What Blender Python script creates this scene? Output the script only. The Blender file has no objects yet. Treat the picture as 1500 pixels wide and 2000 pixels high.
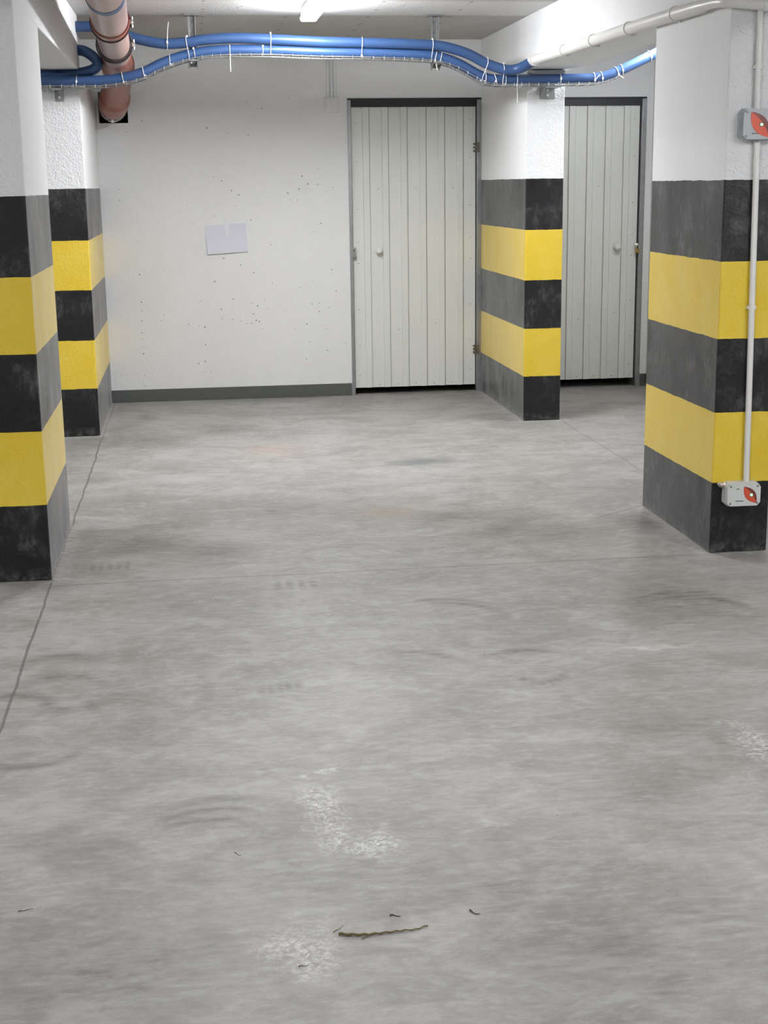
import bpy, bmesh, math, random
from mathutils import Vector, Matrix
random.seed(7)
S = bpy.context.scene
COL = S.collection

# ------------------------------------------------------------------ camera
FPX, YAW, PITCH, ROLL, CAMH = 2735.9, 0.1308, 0.2296, -0.0133, 1.5
cd = bpy.data.cameras.new('camera'); cam = bpy.data.objects.new('camera', cd); COL.objects.link(cam)
cd.sensor_fit = 'VERTICAL'; cd.sensor_height = 24.0; cd.lens = FPX / 2000 * 24.0
cd.clip_start = 0.05; cd.clip_end = 60
F = Vector((math.sin(YAW)*math.cos(PITCH), math.cos(YAW)*math.cos(PITCH), -math.sin(PITCH)))
R0 = Vector((math.cos(YAW), -math.sin(YAW), 0)); U0 = R0.cross(F)
R = math.cos(ROLL)*R0 + math.sin(ROLL)*U0
U = -math.sin(ROLL)*R0 + math.cos(ROLL)*U0
cam.matrix_world = Matrix(((R.x, U.x, -F.x, 0), (R.y, U.y, -F.y, 0), (R.z, U.z, -F.z, CAMH), (0, 0, 0, 1)))
S.camera = cam

# ------------------------------------------------------------------ world and exposure
w = bpy.data.worlds.new('world'); S.world = w; w.use_nodes = True
w.node_tree.nodes['Background'].inputs[0].default_value = (0.5, 0.55, 0.62, 1)
w.node_tree.nodes['Background'].inputs[1].default_value = 0.02
S.view_settings.view_transform = 'Standard'; S.view_settings.look = 'None'
S.view_settings.gamma = 1; S.view_settings.use_curve_mapping = False
S.view_settings.exposure = 0.0
LAMP_POWER = 74.0          # emission strength of the lamps in the near bays
FAR_POWER = 205.0          # stronger emission, set to brighten the far bay
LAMPS = [(0.705, 7.77), (0.705, 3.1), (0.705, -1.7), (-2.4, 3.1), (2.85, 3.1), (2.85, -1.7), (-2.4, -1.7), (-2.4, 6.60), (2.86, 8.45)]  # last two unseen, added to light the back left pillar and right door

# ------------------------------------------------------------------ helpers
class NT:
    """tiny wrapper for building node materials"""
    def __init__(s, name, rough=0.6, spec=0.5, metal=0.0):
        s.m = bpy.data.materials.new(name); s.m.use_nodes = True
        s.t = s.m.node_tree; s.b = s.t.nodes['Principled BSDF']
        s.b.inputs['Roughness'].default_value = rough
        s.b.inputs['Specular IOR Level'].default_value = spec
        s.b.inputs['Metallic'].default_value = metal
    def n(s, typ, **kw):
        nd = s.t.nodes.new(typ)
        for k, v in kw.items():
            if k in ('operation', 'blend_type', 'data_type', 'gradient_type', 'noise_dimensions', 'feature', 'use_clamp', 'vector_type', 'normalize'):
                setattr(nd, k, v)
            else:
                nd.inputs[k].default_value = v
        return nd
    def l(s, a, b): s.t.links.new(a, b)
    def coord(s): return s.n('ShaderNodeTexCoord').outputs['Object']
    def noise(s, scale, detail=4, rough=0.55, vec=None, dist=0.0, stretch=None):
        nd = s.n('ShaderNodeTexNoise', Scale=scale, Detail=detail, Roughness=rough, Distortion=dist)
        v = vec or s.coord()
        if stretch:
            mp = s.n('ShaderNodeMapping'); mp.inputs['Scale'].default_value = stretch
            s.l(v, mp.inputs['Vector']); v = mp.outputs[0]
        s.l(v, nd.inputs['Vector']); return nd.outputs['Fac']
    def math(s, op, a, b=None, c=None, clamp=False):
        nd = s.n('ShaderNodeMath', operation=op, use_clamp=clamp)
        for i, x in enumerate((a, b, c)):
            if x is None: continue
            if isinstance(x, (int, float)): nd.inputs[i].default_value = x
            else: s.l(x, nd.inputs[i])
        return nd.outputs[0]
    def rng(s, v, a, b, c=0.0, d=1.0):
        nd = s.n('ShaderNodeMapRange'); s.l(v, nd.inputs['Value'])
        for k, x in zip(('From Min', 'From Max', 'To Min', 'To Max'), (a, b, c, d)): nd.inputs[k].default_value = x
        return nd.outputs[0]
    def mix(s, f, a, b):
        nd = s.n('ShaderNodeMix', data_type='RGBA')
        for i, x in ((0, f), (6, a), (7, b)):
            if isinstance(x, tuple): nd.inputs[i].default_value = x if len(x) == 4 else (*x, 1)
            elif isinstance(x, (int, float)): nd.inputs[i].default_value = x
            else: s.l(x, nd.inputs[i])
        return nd.outputs[2]
    def color(s, c):
        if isinstance(c, tuple): s.b.inputs['Base Color'].default_value = (*c, 1)
        else: s.l(c, s.b.inputs['Base Color'])
    def bump(s, h, strength=0.3, dist=0.01):
        nd = s.n('ShaderNodeBump', Distance=dist)
        if isinstance(strength, (int, float)): nd.inputs['Strength'].default_value = strength
        else: s.l(strength, nd.inputs['Strength'])
        s.l(h, nd.inputs['Height']); s.l(nd.outputs[0], s.b.inputs['Normal'])

def simple(name, c, rough=0.5, spec=0.5, metal=0.0, var=0.06, scale=12.0, bump=0.0, bscale=80.0):
    m = NT(name, rough, spec, metal)
    f = m.noise(scale)
    m.color(m.mix(f, tuple(max(0, x*(1-var)) for x in c), tuple(min(1, x*(1+var)) for x in c)))
    if bump: m.bump(m.noise(bscale, 3), bump, 0.004)
    return m.m

def emit(name, c, strength):
    m = NT(name); m.color((0.8, 0.8, 0.8))
    m.b.inputs['Emission Color'].default_value = (*c, 1); m.b.inputs['Emission Strength'].default_value = strength
    return m.m

def smooth(me, ang=40):
    for p in me.polygons: p.use_smooth = True
    try: me.set_sharp_from_angle(angle=math.radians(ang))
    except Exception: pass

def obj(name, bm, mat, parent=None, origin=None, sm=False):
    """link a bmesh written in world coordinates as one mesh object"""
    bmesh.ops.recalc_face_normals(bm, faces=bm.faces)
    me = bpy.data.meshes.new(name)
    if parent is not None: o0 = origin_of(parent)
    elif origin is not None: o0 = Vector(origin)
    else: o0 = Vector((0, 0, 0))
    myo = Vector(origin) if origin is not None else o0
    bmesh.ops.translate(bm, verts=bm.verts, vec=-myo)
    bm.to_mesh(me); bm.free()
    for mm in (mat if isinstance(mat, (list, tuple)) else [mat]): me.materials.append(mm)
    if sm: smooth(me)
    o = bpy.data.objects.new(name, me); COL.objects.link(o)
    if parent is not None:
        o.parent = parent; o.location = myo - o0
    else: o.location = myo
    return o

def origin_of(o):
    v = Vector(o.location)
    while o.parent is not None:
        o = o.parent; v += Vector(o.location)
    return v

def tag(o, label, cat, group=None):
    o['label'] = label; o['category'] = cat
    if group: o['group'] = group
    return o

def thing(name, label, cat, loc, group=None):
    o = bpy.data.objects.new(name, None); COL.objects.link(o); o.location = loc
    o.empty_display_size = 0.1
    return tag(o, label, cat, group)

def struct(name, bm, mat, parent=None, origin=None, sm=False):
    o = obj(name, bm, mat, parent, origin, sm)
    if parent is None: o['kind'] = 'structure'
    return o

def box(bm, x0, x1, y0, y1, z0, z1, bev=0.0, seg=2, mi=0):
    r = bmesh.ops.create_cube(bm, size=1.0)
    vs = r['verts']
    for v in vs:
        v.co = Vector(((x0+x1)/2 + v.co.x*(x1-x0), (y0+y1)/2 + v.co.y*(y1-y0), (z0+z1)/2 + v.co.z*(z1-z0)))
    fs = {f for v in vs for f in v.link_faces}
    for f in fs: f.material_index = mi
    if bev:
        es = list({e for v in vs for e in v.link_edges})
        bmesh.ops.bevel(bm, geom=es, offset=bev, segments=seg, affect='EDGES', profile=0.5)
    return bm

def B(*a, **k): return box(bmesh.new(), *a, **k)

def cyl(bm, p0, p1, r0, r1=None, n=20, caps=True):
    p0, p1 = Vector(p0), Vector(p1); d = p1-p0; r1 = r0 if r1 is None else r1
    q = d.to_track_quat('Z', 'Y')
    rings = []
    for p, r in ((p0, r0), (p1, r1)):
        rings.append([bm.verts.new(p + q @ Vector((r*math.cos(2*math.pi*i/n), r*math.sin(2*math.pi*i/n), 0))) for i in range(n)])
    for i in range(n): bm.faces.new((rings[0][i], rings[0][(i+1) % n], rings[1][(i+1) % n], rings[1][i]))
    if caps: bm.faces.new(rings[0][::-1]); bm.faces.new(rings[1])
    return bm

def catmull(pts, step):
    P = [Vector(p) for p in pts]; P = [P[0]*2-P[1]] + P + [P[-1]*2-P[-2]]
    out = []
    for i in range(1, len(P)-2):
        a, b, c, d = P[i-1:i+3]
        k = max(1, int((c-b).length/step + 0.5))
        for j in range(k):
            t = j/k
            out.append(0.5*((2*b) + (c-a)*t + (2*a-5*b+4*c-d)*t*t + (3*b-a-3*c+d)*t*t*t))
    out.append(P[-2]); return out

def sweep(bm, path, rad, n=14, caps=True, closed=False):
    """tube along a list of points; rad a number or a function of (index, t)"""
    N = len(path); rings = []; up = None
    for i, p in enumerate(path):
        if closed: tg = path[(i+1) % N]-path[i-1]
        else: tg = path[min(i+1, N-1)]-path[max(i-1, 0)]
        tg = tg.normalized()
        if up is None:
            up = tg.orthogonal().normalized()
            z = Vector((0, 0, 1)); c = z - tg*z.dot(tg)
            if c.length > 0.2: up = c.normalized()
        else:
            up = (up - tg*up.dot(tg)).normalized()
        s = tg.cross(up)
        r = rad(i, i/(N-1)) if callable(rad) else rad
        rings.append([bm.verts.new(p + r*(math.cos(2*math.pi*k/n)*up + math.sin(2*math.pi*k/n)*s)) for k in range(n)])
    rr = range(N) if closed else range(N-1)
    for i in rr:
        a, b = rings[i], rings[(i+1) % N]
        for k in range(n): bm.faces.new((a[k], a[(k+1) % n], b[(k+1) % n], b[k]))
    if caps and not closed: bm.faces.new(rings[0][::-1]); bm.faces.new(rings[-1])
    return bm

def prism(bm, pts, axis, a, b):
    """extrude a 2-D outline between a and b along axis ('x','y','z')"""
    def mk(p, t):
        if axis == 'y': return Vector((p[0], t, p[1]))
        if axis == 'x': return Vector((t, p[0], p[1]))
        return Vector((p[0], p[1], t))
    v0 = [bm.verts.new(mk(p, a)) for p in pts]; v1 = [bm.verts.new(mk(p, b)) for p in pts]
    n = len(pts); bm.faces.new(v0); bm.faces.new(v1[::-1])
    for i in range(n): bm.faces.new((v0[i], v0[(i+1) % n], v1[(i+1) % n], v1[i]))
    return bm

# ------------------------------------------------------------------ materials
BLACK = (0.0045, 0.0045, 0.0055); YELLOW = (0.70, 0.495, 0.033); WHITE = (0.795, 0.80, 0.81)

def pillar_mat(name, zs, seed):
    m = NT(name, 0.42, 0.38)
    co = m.coord()
    sep = m.n('ShaderNodeSeparateXYZ'); m.l(co, sep.inputs[0])
    off = m.n('ShaderNodeVectorMath', operation='ADD'); m.l(co, off.inputs[0]); off.inputs[1].default_value = (seed, seed*2, seed*3)
    v = off.outputs[0]
    wob = m.math('MULTIPLY', m.math('SUBTRACT', m.noise(14, 3, vec=v), 0.5), 0.008)
    z = m.math('DIVIDE', m.math('ADD', sep.outputs[2], wob), 2.0)
    # yellow / black / white as constant-step ramps
    def ramp(cols):
        r = m.n('ShaderNodeValToRGB'); r.color_ramp.interpolation = 'CONSTANT'
        el = r.color_ramp.elements; el[0].position = 0; el[0].color = (*cols[0], 1)
        el[1].position = zs[0]/2; el[1].color = (*cols[1], 1)
        for zz, c in zip(zs[1:], cols[2:]):
            e = el.new(zz/2); e.color = (*c, 1)
        m.l(z, r.inputs[0]); return r
    k, y, wt = (0, 0, 0), (1, 1, 1), (0, 0, 0)
    isy = ramp([k, y, k, y, k, k]).outputs[0]
    isw = ramp([k, k, k, k, k, (1, 1, 1)]).outputs[0]
    # black paint with chalky scuffs
    n1 = m.noise(5.5, 8, 0.62, v, 0.4); n2 = m.noise(42, 6, 0.7, v, stretch=(1, 1, 0.45))
    sc = m.math('MULTIPLY', m.rng(n1, 0.48, 0.68), m.rng(n2, 0.42, 0.72), clamp=True)
    low = m.rng(sep.outputs[2], 0.0, 0.06, 1.0, 0.0)
    n3 = m.noise(30, 5, 0.7, v)
    sc = m.math('ADD', sc, m.math('MULTIPLY', low, m.rng(n3, 0.42, 0.7)), clamp=True)
    blk = m.mix(m.rng(n1, 0.3, 0.7, 0.0, 0.5), BLACK, (0.014, 0.0145, 0.017))
    blk = m.mix(sc, blk, (0.11, 0.11, 0.11))
    yel = m.mix(m.rng(n1, 0.35, 0.75), YELLOW, (YELLOW[0]*1.06, YELLOW[1]*1.12, YELLOW[2]*2.2))
    yel = m.mix(m.rng(m.noise(9, 8, 0.75, v, 1.2), 0.66, 0.78, 0.0, 0.35), yel, (0.74, 0.60, 0.28))
    wn = m.noise(2.2, 5, 0.6, v)
    wht = m.mix(wn, tuple(x*0.955 for x in WHITE), tuple(min(1, x*1.03) for x in WHITE))
    c = m.mix(isy, blk, yel); c = m.mix(isw, c, wht)
    m.color(c)
    # white distemper is matt, band paint has a slight sheen
    rg = m.math('ADD', m.math('MULTIPLY', isw, 0.42), m.math('ADD', 0.32, m.math('MULTIPLY', n1, 0.14)))
    m.l(rg, m.b.inputs['Roughness'])
    # dusty film on the band paint: pale at a glancing look
    dust = m.math('ADD', m.rng(m.noise(3.2, 7, 0.65, v, 0.8, stretch=(1, 1, 0.55)), 0.32, 0.70, 0.16, 0.62), m.math('MULTIPLY', sc, 0.3))
    m.l(m.math('MULTIPLY', m.math('SUBTRACT', 1.0, isw), dust), m.b.inputs['Sheen Weight'])
    m.b.inputs['Sheen Roughness'].default_value = 0.35
    # trowelled stipple, coarse on the faces across the bay, fine on the others
    g = m.n('ShaderNodeNewGeometry'); sn = m.n('ShaderNodeSeparateXYZ'); m.l(g.outputs['Normal'], sn.inputs[0])
    tn = m.n('ShaderNodeTexCoord'); sn2 = m.n('ShaderNodeSeparateXYZ'); m.l(tn.outputs['Normal'], sn2.inputs[0])
    ay = m.math('ABSOLUTE', sn2.outputs[1])
    st = m.math('ADD', 0.12, m.math('MULTIPLY', ay, m.math('ADD', 0.22, m.math('MULTIPLY', isw, 0.62))))
    h = m.math('ADD', m.noise(95, 3, 0.6, v), m.math('MULTIPLY', m.noise(34, 2, 0.5, v), 0.6))
    m.bump(h, st, 0.010)
    return m.m

def wall_mat(name, tint=1.0, strong=0.25, pits=True):
    m = NT(name, 0.85, 0.3)
    a = m.noise(0.9, 5, 0.6); b = m.noise(7, 6, 0.6)
    c = m.mix(a, tuple(x*0.93*tint for x in WHITE), tuple(x*1.02*tint for x in WHITE))
    c = m.mix(m.rng(b, 0.5, 0.8, 0, 0.10), c, (0.55, 0.55, 0.55))
    if pits:
        v = m.n('ShaderNodeTexVoronoi', Scale=55.0); m.l(m.coord(), v.inputs['Vector'])
        p = m.rng(v.outputs['Distance'], 0.06, 0.12, 1.0, 0.0)
        msk = m.rng(m.noise(9, 2), 0.60, 0.64)
        c = m.mix(m.math('MULTIPLY', m.math('MULTIPLY', p, msk), 0.30), c, (0.25, 0.25, 0.25))
    m.color(c)
    m.bump(m.math('ADD', m.noise(60, 4), m.math('MULTIPLY', m.noise(240, 2), 0.5)), strong, 0.006)
    return m.m

M = {}
M['wall'] = wall_mat('painted_concrete_wall', 1.0, 0.45)
M['beam'] = wall_mat('painted_concrete_beam', 1.0, 0.15, False)
M['skirt'] = simple('grey_skirting_paint', (0.085, 0.092, 0.088), 0.55, var=0.15, bump=0.2)
M['raw'] = simple('raw_concrete', (0.30, 0.29, 0.28), 0.9, var=0.15)
M['galv'] = simple('galvanised_steel', (0.335, 0.345, 0.35), 0.42, metal=0.75, var=0.18, scale=25)
M['galv_dull'] = simple('dull_galvanised_steel', (0.24, 0.25, 0.25), 0.5, metal=0.6, var=0.2, scale=25)
M['bolt'] = simple('bright_zinc', (0.72, 0.72, 0.70), 0.25, metal=0.9, var=0.05)
M['sheet'] = simple('grey_white_door_sheet', (0.70, 0.715, 0.685), 0.42, var=0.025, scale=3)
M['dark'] = simple('dark_gap_strip', (0.012, 0.013, 0.018), 0.5, var=0.2)  # black that stands for the shaded gap above the door sheets
M['screw'] = simple('screw_head', (0.20, 0.20, 0.19), 0.5, metal=0.4)
M['hinge'] = simple('dull_hinge_steel', (0.16, 0.14, 0.11), 0.5, metal=0.6, var=0.3, scale=60)
M['knob'] = simple('white_plastic_knob', (0.72, 0.73, 0.70), 0.3)
M['brass'] = simple('brass_padlock', (0.42, 0.27, 0.10), 0.35, metal=0.8)
M['silver'] = simple('silver_padlock', (0.34, 0.34, 0.33), 0.4, metal=0.8)
M['blue'] = simple('blue_corrugated_plastic', (0.037, 0.085, 0.215), 0.36, var=0.06)
M['white_pvc'] = simple('white_pvc', (0.74, 0.73, 0.71), 0.38, var=0.03)
M['grey_pvc'] = simple('grey_pvc', (0.46, 0.47, 0.47), 0.45, var=0.04)
M['tie'] = simple('white_nylon_tie', (0.82, 0.82, 0.82), 0.35, var=0.02)
M['pipe'] = simple('salmon_drain_plastic', (0.40, 0.265, 0.232), 0.30, var=0.06, scale=4)
M['pipe_o'] = simple('terracotta_drain_plastic', (0.25, 0.062, 0.034), 0.32, var=0.08, scale=5)
M['rubber'] = simple('dark_gasket_rubber', (0.05, 0.035, 0.038), 0.6)
M['bluelab'] = simple('blue_tape', (0.03, 0.08, 0.20), 0.4)
M['box'] = simple('sensor_box_plastic', (0.60, 0.62, 0.60), 0.42, var=0.02)
M['boxgrey'] = simple('grey_sensor_box_plastic', (0.42, 0.44, 0.46), 0.45, var=0.02)
M['red'] = simple('red_sensor_leaf', (0.62, 0.085, 0.040), 0.35, var=0.04)
M['redd'] = simple('dark_red_sensor_leaf', (0.18, 0.035, 0.025), 0.35, var=0.04)
M['ink'] = simple('grey_print', (0.12, 0.12, 0.13), 0.6)
M['gland'] = simple('nickel_gland', (0.50, 0.42, 0.38), 0.4, metal=0.6, var=0.3, scale=90)
M['paper'] = simple('paper_sheet', (0.67, 0.67, 0.76), 0.7, var=0.01)
M['tape'] = simple('glossy_clear_tape', (0.80, 0.80, 0.86), 0.08, spec=0.9, var=0.01)
M['twig'] = simple('dry_twig', (0.13, 0.105, 0.04), 0.8, var=0.35, scale=60)
M['leaf'] = simple('dry_plant_bit', (0.055, 0.048, 0.035), 0.8, var=0.3, scale=60)
M['pit'] = simple('wall_pinhole', (0.23, 0.225, 0.22), 0.95)
M['led'] = emit('green_led', (0.22, 1.0, 0.28), 1.7)
M['lampfar'] = emit('bright_lamp_diffuser', (0.97, 0.985, 1.0), FAR_POWER)
M['lamp'] = emit('lamp_diffuser', (0.975, 0.985, 1.0), LAMP_POWER)
M['lampbody'] = simple('lamp_housing', (0.72, 0.72, 0.72), 0.4)

# ceiling: grey board-marked slab, with one whiter strip across it at the cable tray
def ceil_mat():
    m = NT('ceiling_slab', 0.9, 0.25)
    co = m.coord(); sep = m.n('ShaderNodeSeparateXYZ'); m.l(co, sep.inputs[0])
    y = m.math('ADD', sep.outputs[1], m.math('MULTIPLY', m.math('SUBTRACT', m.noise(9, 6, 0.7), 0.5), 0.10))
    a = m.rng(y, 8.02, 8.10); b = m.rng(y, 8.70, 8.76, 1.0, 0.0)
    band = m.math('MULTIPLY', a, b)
    n = m.noise(5, 6, 0.65)
    c = m.mix(n, (0.47, 0.45, 0.44), (0.60, 0.58, 0.57))
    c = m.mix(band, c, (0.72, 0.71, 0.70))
    # rows of formwork dots running down the bay
    x = m.math('ADD', sep.outputs[0], m.math('MULTIPLY', m.math('SUBTRACT', m.noise(3, 2), 0.5), 0.02))
    fx = m.math('ABSOLUTE', m.math('SUBTRACT', m.math('FRACT', m.math('DIVIDE', m.math('SUBTRACT', x, 0.113-0.2475), 0.495)), 0.5))
    fy = m.math('ABSOLUTE', m.math('SUBTRACT', m.math('FRACT', m.math('DIVIDE', sep.outputs[1], 0.36)), 0.5))
    dx = m.math('MULTIPLY', fx, 0.495); dy = m.math('MULTIPLY', fy, 0.30)
    d = m.math('SQRT', m.math('ADD', m.math('POWER', dx, 2.0), m.math('POWER', dy, 2.0)))
    dot = m.rng(d, 0.008, 0.016, 0.75, 0.0)
    seam = m.rng(dx, 0.001, 0.004, 0.10, 0.0)
    c = m.mix(m.math('MAXIMUM', dot, seam), c, (0.10, 0.10, 0.095))
    m.color(c)
    m.bump(m.math('ADD', m.noise(70, 4, 0.7), m.noise(18, 3)), 0.5, 0.008)
    return m.m
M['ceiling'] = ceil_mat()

def floor_mat():
    m = NT('power_floated_concrete', 0.5, 0.35)
    co = m.coord(); sep = m.n('ShaderNodeSeparateXYZ'); m.l(co, sep.inputs[0])
    X, Y = sep.outputs[0], sep.outputs[1]
    # warp for blobs
    wn = m.n('ShaderNodeTexNoise', Scale=7.0, Detail=5.0, Roughness=0.6); m.l(co, wn.inputs['Vector'])
    wv = m.n('ShaderNodeVectorMath', operation='SUBTRACT'); m.l(wn.outputs['Color'], wv.inputs[0]); wv.inputs[1].default_value = (0.5, 0.5, 0.5)
    ws = m.n('ShaderNodeVectorMath', operation='SCALE'); m.l(wv.outputs[0], ws.inputs[0]); ws.inputs['Scale'].default_value = 0.22
    wa = m.n('ShaderNodeVectorMath', operation='ADD'); m.l(co, wa.inputs[0]); m.l(ws.outputs[0], wa.inputs[1])
    WV = wa.outputs[0]
    big = m.noise(1.3, 6, 0.6, dist=0.6); mid = m.noise(5, 8, 0.65, dist=0.5, stretch=(1.0, 1.5, 1)); fine = m.noise(38, 6, 0.7, stretch=(0.55, 1.3, 1))
    grain = m.noise(220, 3, 0.6)
    sw = m.noise(9, 8, 0.70, dist=1.1, stretch=(0.7, 1.15, 1))
    cl = m.noise(2.6, 7, 0.62, dist=0.9, stretch=(0.8, 1.1, 1))
    c = m.mix(m.rng(big, 0.34, 0.66), (0.232, 0.221, 0.205), (0.315, 0.305, 0.290))
    c = m.mix(m.rng(cl, 0.50, 0.68, 0.0, 0.65), c, (0.385, 0.377, 0.362))
    c = m.mix(m.rng(cl, 0.50, 0.32, 0.0, 0.65), c, (0.180, 0.171, 0.158))
    c = m.mix(m.rng(mid, 0.50, 0.70, 0.0, 0.45), c, (0.375, 0.369, 0.358))
    c = m.mix(m.rng(mid, 0.48, 0.28, 0.0, 0.45), c, (0.185, 0.177, 0.164))
    c = m.mix(m.rng(sw, 0.50, 0.68, 0.0, 0.5), c, (0.40, 0.393, 0.380))
    c = m.mix(m.rng(sw, 0.48, 0.32, 0.0, 0.45), c, (0.18, 0.172, 0.160))
    c = m.mix(m.rng(fine, 0.50, 0.70, 0.0, 0.42), c, (0.43, 0.42, 0.41))
    c = m.mix(m.rng(fine, 0.47, 0.30, 0.0, 0.36), c, (0.16, 0.153, 0.142))
    c = m.mix(m.rng(grain, 0.35, 0.7, 0.0, 0.12), c, (0.17, 0.164, 0.155))
    def blob(x, y, rx, ry, soft=0.6, warp=True):
        sub = m.n('ShaderNodeVectorMath', operation='SUBTRACT'); m.l(WV if warp else co, sub.inputs[0]); sub.inputs[1].default_value = (x, y, 0)
        mul = m.n('ShaderNodeVectorMath', operation='MULTIPLY'); m.l(sub.outputs[0], mul.inputs[0]); mul.inputs[1].default_value = (1/rx, 1/ry, 0)
        ln = m.n('ShaderNodeVectorMath', operation='LENGTH'); m.l(mul.outputs[0], ln.inputs[0])
        return m.rng(ln.outputs['Value'], 1-soft, 1+soft, 1.0, 0.0)
    def group(lst, soft, warp=True, k=1.0):
        acc = None
        for (x, y, rx, ry) in lst:
            b = blob(x, y, rx*k, ry*k, soft, warp)
            acc = b if acc is None else m.math('MAXIMUM', acc, b)
        return acc
    dirt = [(-0.22,5.93,0.132,0.125),(0.04,5.79,0.129,0.103),(0.39,6.45,0.46,0.20),(-0.44,8.56,0.30,0.20),(1.30,5.92,0.133,0.111),(1.56,5.82,0.176,0.135),(1.17,6.19,0.278,0.12),(1.20,7.54,0.139,0.10),(1.95,5.95,0.136,0.113),(0.18,8.81,0.192,0.154)]
    large = [(1.40,3.55,0.169,0.220),(1.74,4.69,0.218,0.368),(1.05,3.13,0.126,0.116),(0.59,2.77,0.089,0.092),(0.73,2.47,0.152,0.113),(1.02,2.53,0.104,0.159),(0.31,2.87,0.228,0.144),(-0.24,2.53,0.200,0.113)]
    streak = m.rng(m.noise(26, 7, 0.7, stretch=(0.4, 1.6, 1)), 0.30, 0.66)
    c = m.mix(m.math('MULTIPLY', m.math('MULTIPLY', group(dirt, 0.85), 1.0), streak), c, (0.12, 0.112, 0.102))
    c = m.mix(m.math('MULTIPLY', m.math('MULTIPLY', group(large, 0.9), 0.75), streak), c, (0.125, 0.118, 0.106))
    c = m.mix(m.math('MULTIPLY', blob(0.86, 6.36, 0.12, 0.08, 0.8), 0.60), c, (0.24, 0.19, 0.13))
    c = m.mix(m.math('MULTIPLY', blob(0.40, 8.08, 0.13, 0.16, 0.9), 0.40), c, (0.46, 0.33, 0.27))
    c = m.mix(m.math('MULTIPLY', blob(1.20, 7.54, 0.13, 0.07, 0.8), 0.75), c, (0.13, 0.145, 0.16))
    # tyre turning arcs: thin rings around a centre, each kept to a short sector
    def arc(x, y, r, wd, cx, cy, rr):
        sub = m.n('ShaderNodeVectorMath', operation='DISTANCE'); m.l(co, sub.inputs[0]); sub.inputs[1].default_value = (x, y, 0)
        a = m.math('ABSOLUTE', m.math('SUBTRACT', sub.outputs['Value'], r))
        return m.math('MULTIPLY', m.rng(a, wd*0.1, wd*1.5, 1.0, 0.0), blob(cx, cy, rr, rr, 0.6))
    arcs = None
    for a in [(-0.49,4.37,0.13,0.035,-0.47,4.50,0.13),(-0.46,4.15,0.14,0.035,-0.44,4.30,0.13),(-0.60,4.02,0.12,0.03,-0.53,4.14,0.12),
              (0.80,4.55,0.36,0.022,0.86,4.92,0.14),(0.80,4.60,0.27,0.020,0.95,4.86,0.14),(1.00,4.05,0.24,0.025,1.02,4.28,0.13),
              (0.52,4.02,0.35,0.025,0.72,4.34,0.16),(1.70,4.55,0.24,0.03,1.80,4.75,0.20),(1.72,4.50,0.34,0.025,1.74,4.86,0.20),
              (0.00,3.10,0.20,0.022,0.00,3.29,0.10),(-0.01,3.04,0.20,0.016,0.0,3.24,0.09),(-0.02,2.98,0.20,0.014,-0.02,3.18,0.09),(-0.50,3.72,0.14,0.02,-0.50,3.60,0.10)]:
        k = arc(*a); arcs = k if arcs is None else m.math('MAXIMUM', arcs, k)
    c = m.mix(m.math('MULTIPLY', m.math('MULTIPLY', arcs, 1.0), streak), c, (0.11, 0.105, 0.096))
    # tread prints
    treads = []
    for i in range(4): treads.append((0.27+0.045*i, 5.20, 0.014, 0.05))
    for i in range(5): treads.append((-0.46+0.035*i, 5.60, 0.011, 0.045))
    for i in range(5): treads.append((0.15+0.028*i, 4.06+0.006*i, 0.015, 0.035))
    for i in range(6): treads.append((0.96+0.025*i, 4.00+0.022*math.cos(i*1.25), 0.016, 0.028))
    treads += [(-0.02, 4.09, 0.02, 0.025), (-0.44, 4.00, 0.04, 0.03), (-0.36, 4.02, 0.03, 0.03)]
    c = m.mix(m.math('MULTIPLY', m.math('MULTIPLY', group(treads, 0.8, False, 0.95), streak), 0.9), c, (0.11, 0.105, 0.096))
    # lime bloom patches
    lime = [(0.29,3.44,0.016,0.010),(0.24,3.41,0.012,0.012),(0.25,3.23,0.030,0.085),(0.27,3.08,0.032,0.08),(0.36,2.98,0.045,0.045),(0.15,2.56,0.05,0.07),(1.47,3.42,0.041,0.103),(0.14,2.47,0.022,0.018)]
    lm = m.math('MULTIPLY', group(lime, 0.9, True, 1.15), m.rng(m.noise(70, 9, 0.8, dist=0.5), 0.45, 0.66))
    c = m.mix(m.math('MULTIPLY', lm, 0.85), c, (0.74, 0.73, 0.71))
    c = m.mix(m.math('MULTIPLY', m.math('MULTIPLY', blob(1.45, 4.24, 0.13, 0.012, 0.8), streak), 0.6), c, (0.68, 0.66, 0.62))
    # saw-cut joints
    wob = m.math('MULTIPLY', m.math('SUBTRACT', m.noise(2.2, 4, 0.6), 0.5), 0.035)
    def joint(coord, at, width, mask=None, strength=0.7):
        d = m.math('ABSOLUTE', m.math('ADD', m.math('SUBTRACT', coord, at), wob))
        k = m.math('MULTIPLY', m.rng(d, width*0.4, width, 1.0, 0.0), strength)
        return m.math('MULTIPLY', k, mask) if mask is not None else k
    j = joint(X, -0.603, 0.0065)
    j = m.math('MAXIMUM', j, joint(X, 2.314, 0.006, None, 0.5))
    slant = m.math('SUBTRACT', Y, m.math('MULTIPLY', X, 0.0))
    j = m.math('MAXIMUM', j, joint(slant, 5.355, 0.009, m.math('MULTIPLY', m.math('GREATER_THAN', X, -0.6), m.math('LESS_THAN', X, 2.1)), 0.42))
    j = m.math('MAXIMUM', j, joint(Y, 8.79, 0.006, m.math('MULTIPLY', m.math('GREATER_THAN', X, -0.9), m.math('LESS_THAN', X, -0.6)), 0.3))
    j = m.math('MAXIMUM', j, joint(m.math('SUBTRACT', Y, m.math('MULTIPLY', X, 0.72)), 4.78, 0.010, m.math('MULTIPLY', m.math('GREATER_THAN', X, 1.78), m.math('LESS_THAN', X, 2.06)), 0.4))
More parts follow.
